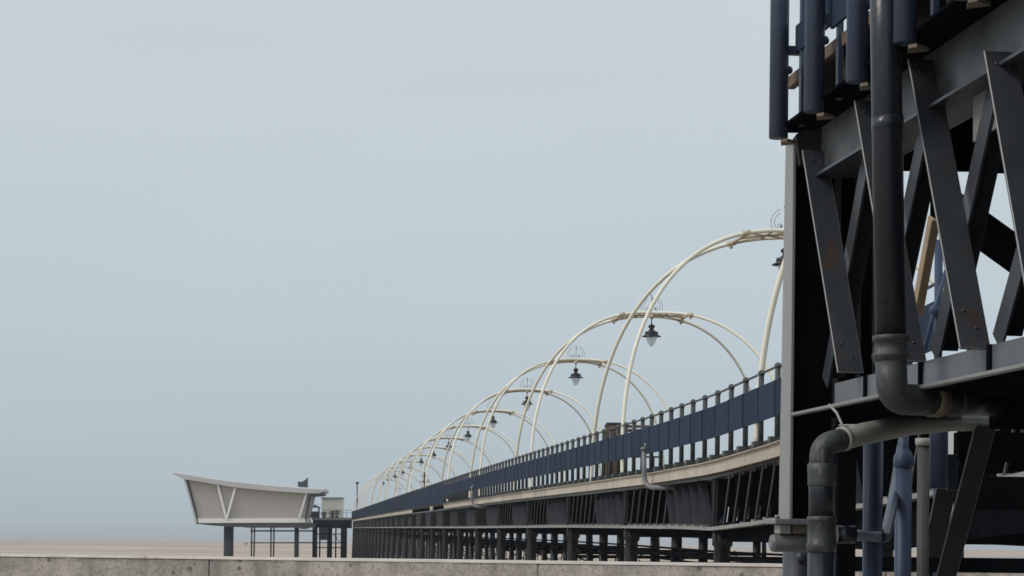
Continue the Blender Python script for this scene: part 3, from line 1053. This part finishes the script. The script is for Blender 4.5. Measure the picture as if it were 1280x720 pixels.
# stiffener slots
mb = MB()
for u in (1083, 1152, 1238, 1330):
    q = N(u, 500, 3.65); q.z = zf + .075
    mb = MB(); mb.beam(q - UP * .073, q + UP * .08, TN * .03, DN * .045); mb.build('web_stiffener', 'shade_steel', nf)

# top chord
zt1 = N(1100, 159.5).z      # lower edge
zt2 = N(1100, 88).z         # flange level
mb = MB(); mb.beam(LP(3.64, YN0 - .2, (zt1 + zt2) / 2), LP(3.64, YN1, (zt1 + zt2) / 2), TN * .014, UP * (zt2 - zt1)); mb.build('top_web', 'worn_steel', nf)
mb = MB(); mb.hexa([LP(3.40, YN0, zt2), LP(3.40, YN1, zt2), LP(3.9, YN1, zt2), LP(3.9, YN0, zt2)],
                   [LP(3.40, YN0, zt2 + .022), LP(3.40, YN1, zt2 + .022), LP(3.9, YN1, zt2 + .022), LP(3.9, YN0, zt2 + .022)])
mb.build('top_flange', 'shade_steel', nf, bevel=.004)
mb = MB(); mb.hexa([LP(3.56, YN0 - .3, zt1 - .016), LP(3.56, YN1, zt1 - .016), LP(3.86, YN1, zt1 - .016), LP(3.86, YN0 - .3, zt1 - .016)],
                   [LP(3.56, YN0 - .3, zt1), LP(3.56, YN1, zt1), LP(3.86, YN1, zt1), LP(3.86, YN0 - .3, zt1)])
mb.build('gusset_rail', 'steel', nf)
# end block where the chord meets the column
mb = MB(); mb.prism([P(995, 168, 13.5), P(1040, 140, 13.5), P(1046, 196, 13.5), P(1000, 205, 13.5)], V((0, .3, 0))); mb.build('chord_end_block', 'dark_timber', nf)

# lattice, first set: deep plates leaning back to the sea end, thin bright edges facing left
for (a, b_) in (((1002, 188), (1046.5, 466)), ((1067, 126), (1122, 452)), ((1134, 74), (1199, 436)), ((1229, 64), (1291, 420)), ((1330, -30), (1418, 400))):
    pa, pb = N(*a), N(*b_)
    d = (pb - pa).normalized()
    mb = MB(); mb.beam(pa + TN * .078, pb + TN * .078, TN * .155, d.cross(TN).normalized() * .016)
    dq = d.cross(TN).normalized()
    for t_, w_ in ((.05, .05), (.06, .11), (.88, .05), (.935, .10)):
        mb.ball(pa + (pb - pa) * t_ + TN * w_ - dq * .010 * (1 if dq.y > 0 else -1), .008, 8)
    lit_edges(mb.build('lattice_plate', 'steel', nf, bevel=.004))
# second set: flat bars leaning the other way with a dark inner leg
for (a, b_) in (((1099, 108), (1032, 478)), ((1169, 95), (1094, 455)), ((1243, 105), (1169, 445)), ((1349, 60), (1247, 428)), ((1450, -20), (1340, 400))):
    pa, pb = N(*a, 3.68), N(*b_, 3.68)
    d = (pb - pa).normalized()
    e = d.cross(TN).normalized()
    mb = MB(); mb.beam(pa, pb, TN * .014, e * .14)
    mb.beam(pa + TN * .073 + e * -.062, pb + TN * .073 + e * -.062, TN * .13, e * .014)
    mb.build('lattice_angle', 'steel', nf, bevel=.002)
# pale gusset plate near the top right
mb = MB(); mb.prism([N(1216, 80, 3.69), N(1236, 66, 3.69), N(1246, 160, 3.69), N(1216, 178, 3.69)], TN * .012); mb.build('gusset_plate', 'column_grey', nf, bevel=.002)
# tan timber brace deeper in
pa, pb = N(1168, 272, 4.7), N(1146, 392, 4.7)
d = (pb - pa).normalized()
mb = MB(); mb.beam(pa, pb, TN * .06, d.cross(TN).normalized() * .09); mb.build('timber_brace', 'timber', nf, bevel=.004)

# rear lattice and cross frames
LB = 7.0
zz0 = P(1205, 214, 12.9).z
mb = MB(); mb.beam(LP(3.9, 12.9, (zz0 + zt2) / 2), LP(7.4, 12.9, (zz0 + zt2) / 2), DN * .05, UP * (zt2 - zz0)); mb.build('deep_end_beam', 'shade_steel', nf)
mb = MB(); mb.beam(LP(7.35, 12.8, 1.7), LP(7.35, YN1, 1.7), TN * .04, UP * 3.4); mb.build('rear_light_blocker', 'dark_timber', nf)  # unseen wall added to block light from the right
for z in (zf - .02, zt1 + .1):
    mb = MB(); mb.beam(LP(LB, YN0 + .5, z), LP(LB, YN1, z), TN * .24, UP * .2); mb.build('rear_chord', 'shade_steel', nf)
for i in range(12):
    ya = YN0 - i * 1.5
    for s in (0, 1):
        pa, pb = LP(LB + .05 * s, ya - (1.5 if s else 0), zt1), LP(LB + .05 * s, ya - (0 if s else 1.5), zf)
        d = (pb - pa).normalized()
        mb = MB(); mb.beam(pa, pb, TN * .05, d.cross(TN).normalized() * .13); mb.build('rear_lattice_bar', 'shade_steel', nf)
for i, ya in enumerate((11.2, 9.1, 7.0)):
    zz = P(1205, 214, 11.2).z
    mb = MB(); mb.beam(LP(3.9, ya, zz + .16), LP(LB, ya, zz + .16), DN * .12, UP * .32); mb.build('cross_beam', 'shade_steel', nf)
mb = MB(); mb.beam(P(1165, 243, 11.8), P(1330, 362, 11.8), V((0, .1, 0)), V((0, 0, .21))); mb.build('cross_brace', 'shade_steel', nf)
# two low cross beams
for v0, v1, Y in ((541, 577, 15.2), (596, 637, 16.4)):
    z0, z1 = P(1240, v1, Y).z, P(1240, v0, Y).z
    a, b_ = P(1195, v0, Y).x, P(1195, v0, Y).x + 4.5
    mb = MB(); mb.box(((a + b_) / 2, Y, (z0 + z1) / 2), (b_ - a, .16, z1 - z0)); mb.build('low_cross_beam', 'shade_steel', nf)

z0, z1 = P(1235, 716, 16.2).z, P(1235, 697.5, 16.2).z
a, b_ = P(1063, 700, 16.2).x, P(1063, 700, 16.2).x + 4.6
mb = MB(); mb.box(((a + b_) / 2, 16.2, (z0 + z1) / 2), (b_ - a, .14, z1 - z0)); mb.build('low_cross_beam', 'shade_steel', nf)
# leaning props below the deck
for (a, b_, L, w, mt) in (((1219, 530), (1167.5, 730), 4.6, .135, 'prop'), ((1172, 600), (1146, 728), 5.4, .16, 'prop')):
    pa, pb = N(*a, L), N(*b_, L)
    pb = pb + (pb - pa) * 1.9 if pb.z > .3 else pb
    t = (0 - pa.z) / (pb.z - pa.z)
    pb = pa + (pb - pa) * t
    d = (pb - pa).normalized()
    mb = MB(); mb.beam(pa + TN * w / 2, pb + TN * w / 2, TN * w, d.cross(TN).normalized() * .018); lit_edges(mb.build('leaning_prop', mt, nf, bevel=.003))

# deck: joists, edge plank, boards
zd0 = N(1043, 66).z; zd1 = N(1043, 49).z
mb = MB(); mb.beam(LP(3.52, YN0 + .1, (zd0 + zd1) / 2), LP(3.52, YN1, (zd0 + zd1) / 2), TN * .05, UP * (zd1 - zd0)); mb.build('edge_plank', 'plank', nf, bevel=.006)
mb = MB()
mb.hexa([LP(3.56, YN0 + .1, zd0 + .02), LP(3.56, YN1 - 1, zd0 + .02), LP(7.6, YN1 - 1, zd0 + .02), LP(7.6, YN0 + .1, zd0 + .02)],
        [LP(3.56, YN0 + .1, zd1), LP(3.56, YN1 - 1, zd1), LP(7.6, YN1 - 1, zd1), LP(7.6, YN0 + .1, zd1)])
mb.build('deck_boards', 'dark_timber', nf)
zj = (zt2 + .022 + zd0) / 2
for i in range(31):
    y = YN0 - .28 - i * .61
    mb = MB(); mb.beam(LP(3.58, y, zj), LP(7.5, y, zj), DN * .10, UP * (zd0 - zt2 - .03)); mb.build('joist', 'dark_timber', nf)

# ------------------------------------------------------------------ platform railing: big blue tubes, low panel
nr = thing('platform_railing', NL(3.36, 12.5, 1.4), 'row of thick navy tubes with blue panels along the near platform edge', 'railing')
LT_ = 3.37
tubes = [(973, 173), (1017.5, 140.5), (1071, 103), (1131, 55), (1205, -2), (1297, -70)]
ztop = EYE + 4.3
tp = []
for i, (u, v) in enumerate(tubes):
    a = N(u, v, LT_)
    tp.append(a)
    mb = MB(); mb.tube([a, V((a.x, a.y, ztop))], .0585, 24); o = mb.build('tube_post', 'navy', nr, bevel=.004)
    mb = MB()
    mb.ball(V((a.x, a.y, zd1 + .1)) + TN * .06, .028, 10)
    mb.ball(V((a.x, a.y, zd1 - .02)) + TN * .06, .026, 10)
    mb.beam(V((a.x, a.y, zd1 + .1)), V((a.x, a.y, zd1 + .1)) + TN * .15, UP * .05, DN * .05)
    mb.build('clamp', 'navy', o)
    mb = MB(); q = V((a.x, a.y, a.z - .035)); mb.prism([q + DN * .05 + TN * .03, q - DN * .06 + TN * .0, q - DN * .1 + TN * .03, q - DN * .02 + TN * .12], UP * .018); mb.build('foot_tab', 'rust', o)
    # inner narrow strap beside each tube
    mb = MB(); q = V((a.x, a.y, 0)) + TN * .12 - DN * .1
    mb.beam(V((q.x, q.y, a.z + .06)), V((q.x, q.y, ztop - .2)), TN * .03, DN * .05); mb.build('inner_strap', 'navy', o)
zp0 = N(1045, 30, 3.46).z
for i in range(1, len(tp) - 1):
    a, b_ = tp[i], tp[i + 1]
    q0, q1 = V((a.x, a.y, 0)) + TN * .10, V((b_.x, b_.y, 0)) + TN * .10
    mb = MB(); mb.beam(q0 + UP * (zp0 + .45), q1 + UP * (zp0 + .45), TN * .02, UP * .9); mb.build('panel', 'panel', nr)
q0, q1 = V((tp[0].x, tp[0].y, 0)) + TN * .10, V((tp[1].x, tp[1].y, 0)) + TN * .10
zk0, zk1 = P(995, 66, tp[0].y).z, P(997, 32, tp[0].y).z
mb = MB(); mb.hexa([q0 + UP * zk0, q1 + UP * zk0, q1 + TN * .02 + UP * zk0, q0 + TN * .02 + UP * zk0],
                   [q0 + UP * zk1, q1 + UP * zk1, q1 + TN * .02 + UP * zk1, q0 + TN * .02 + UP * zk1]); mb.build('kick_panel', 'panel', nr)
mb = MB(); mb.tube([V((p.x, p.y, ztop + .02)) for p in (tp[0] + DN * .1, tp[-1] - DN * .3)], .05, 14); mb.build('handrail', 'navy', nr)

# ------------------------------------------------------------------ pipes and poles
Yp = 11.05
def px(u, v):
    return P(u, v, Yp)
dp = thing('drain_pipe', px(1112, 500), 'thick charcoal drain pipe running down the frame to a right angle elbow', 'pipe')
r = 19.2 * Yp / F
top = px(1107, 0) + (px(1107, 0) - px(1113, 420)) * .22
mb = MB(); mb.tube([top, px(1107.4, 60), px(1113.2, 424)], r, 32); mb.build('straight_pipe', 'pipe_dark', dp)
mb = MB(); mb.tube([px(1109.2, 146), px(1109.3, 147), px(1109.6, 160.5), px(1109.7, 161.5)], [r, r * 1.05, r * 1.05, r], 32); mb.build('joint_ring', 'pipe_dark', dp)
mb = MB()
R = r * 1.1
prof = [(419, R * .98), (420, R * 1.1), (426, R * 1.1), (427, R * .97), (441, R * .96), (442, R * 1.07), (446, R * 1.07), (447, R * .95), (452, R * .93)]
mb.tube([px(1114, v) for v, _ in prof], [rr for _, rr in prof], 32); mb.build('pipe_socket', 'pipe_fit', dp)
end = P(1246, 503, Yp + .55)
e1 = px(1114, 452); e2 = px(1115, 499); e3 = P(1170, 500.5, Yp + .12)
path = bend([e1, e2, e3], .15, 10)
mb = MB(); mb.tube(path, r * 1.02, 32); mb.build('elbow', 'pipe_fit', dp)
dd = (end - e3).normalized()
mb = MB(); mb.tube([e3, e3 + dd * .3, end], [r * .97, r * .97, r * .95], 28); mb.build('branch_pipe', 'pipe_dark', dp)
qj = end + dd * .08
mb = MB(); mb.box((qj.x + .07, qj.y + .05, qj.z - .01), (.24, .22, .25)); mb.build('junction_box', 'shade_steel', dp, bevel=.01)
mb = MB(); mb.tube([e3 - dd * .05, e3 - dd * .04, e3 + dd * .02, e3 + dd * .025], [r, r * 1.12, r * 1.12, r], 28); mb.build('rust_band', 'rust', dp)
mb = MB(); mb.tube([e3 + dd * .15, e3 + dd * .155, e3 + dd * .175, e3 + dd * .18], [r, r * 1.08, r * 1.08, r], 28)
mb.ball(e3 + dd * .17 + V((0, -.02, r * 1.1)), .02, 8); mb.build('jubilee_clip', 'pipe_fit', dp)

Yw = 12.0
wp = thing('waste_pipe', P(1028, 720, Yw), 'pale grey waste pipe sloping under the frame then dropping down a dark stack', 'pipe')
r2 = 14 * Yw / F
a0 = P(1246, 527, 13.9)
a1 = P(1136, 531, 12.5); a2 = P(1026, 556.5, Yw)
mb = MB(); mb.tube([a0, P(1190, 527, 13.2), a1, P(1080, 542, 12.1), a2 + (a1 - a2).normalized() * .06], [.056, .058, r2, r2, r2], 28)
mb.build('sloping_pipe', 'pipe_pale', wp)
mb = MB(); el = bend([P(1060, 548, 12.02), P(1026, 556, Yw), P(1026.5, 590, Yw)], .1, 10); mb.tube(el, r2 * 1.04, 28); mb.build('elbow', 'pipe_fit', wp)
mb = MB(); d = (a1 - a2).normalized(); q = P(1052, 549, 12.0)
mb.tube([q, q + d * .006, q + d * .024, q + d * .03], [r2, r2 * 1.13, r2 * 1.13, r2], 28)
mb.tube([q + UP * r2 + d * .015, P(1046, 516, 12.15), P(1037, 506, 12.3)], .008, 6)
mb.build('hanger_ring', 'pipe_pale', wp)
r3 = 16.2 * Yw / F
s = lambda v: P(1027.2, v, Yw)
mb = MB(); mb.tube([s(578), s(646)], r3, 28); mb.tube([s(688), V((s(700).x, Yw, 0.))], r3 * 1.08, 28); mb.build('stack', 'pipe_dark', wp)
mb = MB()
prof = [(579, .98), (580, 1.1), (588, 1.1), (600, 1.08), (606, 1.1), (608, 1.0)]
mb.tube([s(v) for v, _ in prof], [k * r3 for _, k in prof], 28)
mb.build('socket', 'pipe_fit', wp); mb = MB()
prof = [(645, 1.0), (646, 1.14), (652, 1.14), (653, 1.08), (678, 1.1), (679, 1.16), (684, 1.16), (690, 1.1)]
mb.tube([s(v) for v, _ in prof], [k * r3 for _, k in prof], 28); mb.build('socket', 'pipe_fit', wp)
mb = MB(); q = P(1045, 668, Yw + .05); mb.tube([q, q + V((.105, .02, 0)), q + V((.11, .02, 0))], [.05, .05, .04], 18); mb.build('side_branch', 'pipe_dark', wp)

# blue pole with a side arm
Yb1 = 14.0
o = thing('blue_pole', V((P(1091.5, 700, Yb1).x, Yb1, 0)), 'slate blue tubular pole with a ringed side arm, left of two', 'pole', 'blue poles under the platform')
mb = MB(); a = P(1091.8, 516, Yb1); mb.tube([a, V((P(1091.2, 720, Yb1).x, Yb1, 0))], 12.4 * Yb1 / F, 24); mb.build('pole', 'blue', o)
mb = MB(); mb.tube([P(1091.5, 661, Yb1), P(1091.5, 663, Yb1), P(1091.5, 677, Yb1), P(1091.5, 679, Yb1)], [.064, .07, .07, .064], 24); mb.build('clamp_ring', 'blue', o)
mb = MB(); mb.tube([P(1054, 668, Yb1 - .07), P(1101, 671.3, Yb1 - .07)], .036, 16); mb.build('side_arm', 'lit_blue', o)  # lit tone of the blue tube, put into its colour
mb = MB(); mb.tube(bend([P(1101, 671.3, Yb1 - .07), P(1107, 671.5, Yb1 - .05), P(1122, 600, 15.3), P(1127, 560, 15.5)], .07, 6), .036, 16); mb.build('bent_stay', 'navy', o)
Yb2 = 14.9
o = thing('blue_pole', V((P(1129.5, 700, Yb2).x, Yb2, 0)), 'slate blue pole with a round ball joint near its top, right of two', 'pole', 'blue poles under the platform')
mb = MB(); mb.tube([P(1129.5, 582, Yb2), V((P(1129, 720, Yb2).x, Yb2, 0))], 10.6 * Yb2 / F, 24); mb.build('pole', 'blue', o)
mb = MB(); c0 = P(1129.5, 573, Yb2)
mb.lathe(c0, [(.058, -.062), (.068, -.055), (.07, -.02), (.066, .02), (.045, .05), (.034, .07), (.034, .22)], 24); mb.build('ball_joint', 'blue', o)
Yg = 16.0
o = thing('grey_pole', V((P(1154.5, 700, Yg).x, Yg, 0)), 'slim mid grey pole with a capped top behind the blue poles', 'pole')
mb = MB(); mb.tube([P(1154.5, 556, Yg), V((P(1154.5, 700, Yg).x, Yg, 0))], 7.6 * Yg / F, 20); mb.build('pole', 'pole_grey', o)
mb = MB(); a = P(1154.5, 553, Yg); mb.tube([a - UP * .025, a - UP * .02, a + UP * .03], [.045, .06, .06], 20); mb.build('cap', 'bolt', o)
Yk = 17.
o = thing('blue_pole', V((P(1172, 700, Yk).x, Yk, 0)), 'slim slate blue pole with a ball joint seen through the lattice', 'pole')
MB().tube([P(1173.5, 300, Yk), V((P(1172.5, 700, Yk).x, Yk, 0))], 5.2 * Yk / F, 18).build('pole', 'blue', o)
MB().ball(P(1168, 388, Yk - .05), 7 * Yk / F, 14).build('ball_joint', 'blue', o)
MB().tube([P(1183, 338, Yk - .05), P(1168, 388, Yk - .05), P(1155, 440, Yk - .05)], 3. * Yk / F, 12).build('stay', 'blue', o)
Yq = 17.5
o = thing('bright_gap_upright', V((P(1189.5, 700, Yq).x, Yq, 0)), 'pale upright added for the bright strip between the short blue tube and the leaning prop', 'post')
mb = MB(); a = P(1189.5, 470, Yq); mb.beam(a, V((a.x, a.y, 0)), V((.085, 0, 0)), V((0, .085, 0))); mb.build('post', 'white', o, bevel=.004)  # added white upright standing in for a bright gap
# hanging blue tubes behind
Yh = 13.9
o = thing('hanging_tube', P(1174, 611, Yh), 'short blue tube hanging under the platform right of the grey pole', 'tube')
mb = MB(); mb.tube([P(1173.5, 500, Yh), P(1173.5, 610.5, Yh)], 11.5 * Yh / F, 24); mb.build('tube', 'blue', o)
mb = MB(); mb.beam(P(1190, 568, Yh + .1), P(1190, 613, Yh + .1), V((.07, 0, 0)), V((0, .03, 0))); mb.build('side_plate', 'navy', o)

# ------------------------------------------------------------------ haze, sky, sun, camera
mb = MB(); mb.box((0, 3180, (ZS - 1 + 13) / 2), (9000, 6380, 13 - (ZS - 1)))
hz = mb.build('haze', 'sand')
hz.data.materials.clear()
m = bpy.data.materials.new('sea_haze'); m.use_nodes = True
nt = m.node_tree
for n_ in list(nt.nodes):
    if n_.type != 'OUTPUT_MATERIAL':
        nt.nodes.remove(n_)
pvn = nt.nodes.new('ShaderNodeVolumePrincipled')
pvn.inputs['Color'].default_value = (.86, .9, .95, 1)
pvn.inputs['Density'].default_value = .0002
nt.links.new(pvn.outputs[0], nt.nodes['Material Output'].inputs['Volume'])
hz.data.materials.append(m)
tag(hz, kind='stuff')

SUN_EL, SUN_AZ = math.radians(42), math.radians(250)   # azimuth clockwise from +Y
w = bpy.data.worlds.new('World'); scene.world = w; w.use_nodes = True
nt = w.node_tree
bg = nt.nodes['Background']
sky = nt.nodes.new('ShaderNodeTexSky'); sky.sky_type = 'NISHITA'; sky.sun_disc = False
sky.sun_elevation = SUN_EL; sky.sun_rotation = SUN_AZ
sky.dust_density = 6; sky.air_density = 1.2; sky.altitude = 0
tc = nt.nodes.new('ShaderNodeTexCoord')
sx = nt.nodes.new('ShaderNodeSeparateXYZ'); nt.links.new(tc.outputs['Generated'], sx.inputs[0])
K = 10.
def sc3(c): return tuple(x * K for x in c)
cr = ramp(nt, sx.outputs['Z'], [(0., (.475, .56, .62)), (.06, (.52, .605, .665)), (.13, (.567, .648, .70)), (.24, (.63, .705, .75)), (.6, (.7, .76, .79)), (1., (.74, .79, .81))])
ns = nd(nt, 'ShaderNodeTexNoise', Scale=2.2, Detail=3., Roughness=.5)
mpg = nt.nodes.new('ShaderNodeMapping'); mpg.inputs['Scale'].default_value = (1, 1, 7)
nt.links.new(tc.outputs['Generated'], mpg.inputs[0]); nt.links.new(mpg.outputs[0], ns.inputs['Vector'])
sc_ = nd(nt, 'ShaderNodeVectorMath', operation='SCALE')
mr = nd(nt, 'ShaderNodeMapRange'); mr.inputs[1].default_value = .3; mr.inputs[2].default_value = .7
mr.inputs[3].default_value = K * .965; mr.inputs[4].default_value = K * 1.035
nt.links.new(ns.outputs[0], mr.inputs[0]); nt.links.new(mr.outputs[0], sc_.inputs['Scale'])
nt.links.new(cr.outputs[0], sc_.inputs[0])
mx = nt.nodes.new('ShaderNodeMix'); mx.data_type = 'RGBA'; mx.inputs[0].default_value = .9
nt.links.new(sky.outputs[0], mx.inputs[6]); nt.links.new(sc_.outputs[0], mx.inputs[7])
nt.links.new(mx.outputs[2], bg.inputs[0])
bg.inputs[1].default_value = .1

sl = bpy.data.lights.new('sun', 'SUN'); sl.energy = 1.3; sl.angle = math.radians(18); sl.color = (1, .95, .88)
so = bpy.data.objects.new('sun', sl); COL.objects.link(so)
dirv = V((math.sin(SUN_AZ) * math.cos(SUN_EL), math.cos(SUN_AZ) * math.cos(SUN_EL), math.sin(SUN_EL)))
so.rotation_euler = (-dirv).to_track_quat('-Z', 'Y').to_euler()

cd = bpy.data.cameras.new('camera'); cam = bpy.data.objects.new('camera', cd); COL.objects.link(cam)
right, up, back = V((CS, 0, SN)), V((-SN, 0, CS)), V((0, -1, 0))
mw = Matrix((right, up, back)).transposed().to_4x4(); mw.translation = V((0, 0, EYE))
cam.matrix_world = mw
cd.sensor_width = 36; cd.lens = F / 1280 * 36; cd.shift_y = (V0 - 360) / 1280
cd.clip_start = .1; cd.clip_end = 20000
scene.camera = cam
scene.render.engine = 'CYCLES'
scene.cycles.max_bounces = 6
scene.cycles.use_denoising = True
scene.cycles.filter_width = 1.6
vs = scene.view_settings
vs.view_transform = 'Standard'; vs.look = 'None'; vs.exposure = 0; vs.gamma = 1; vs.use_curve_mapping = False
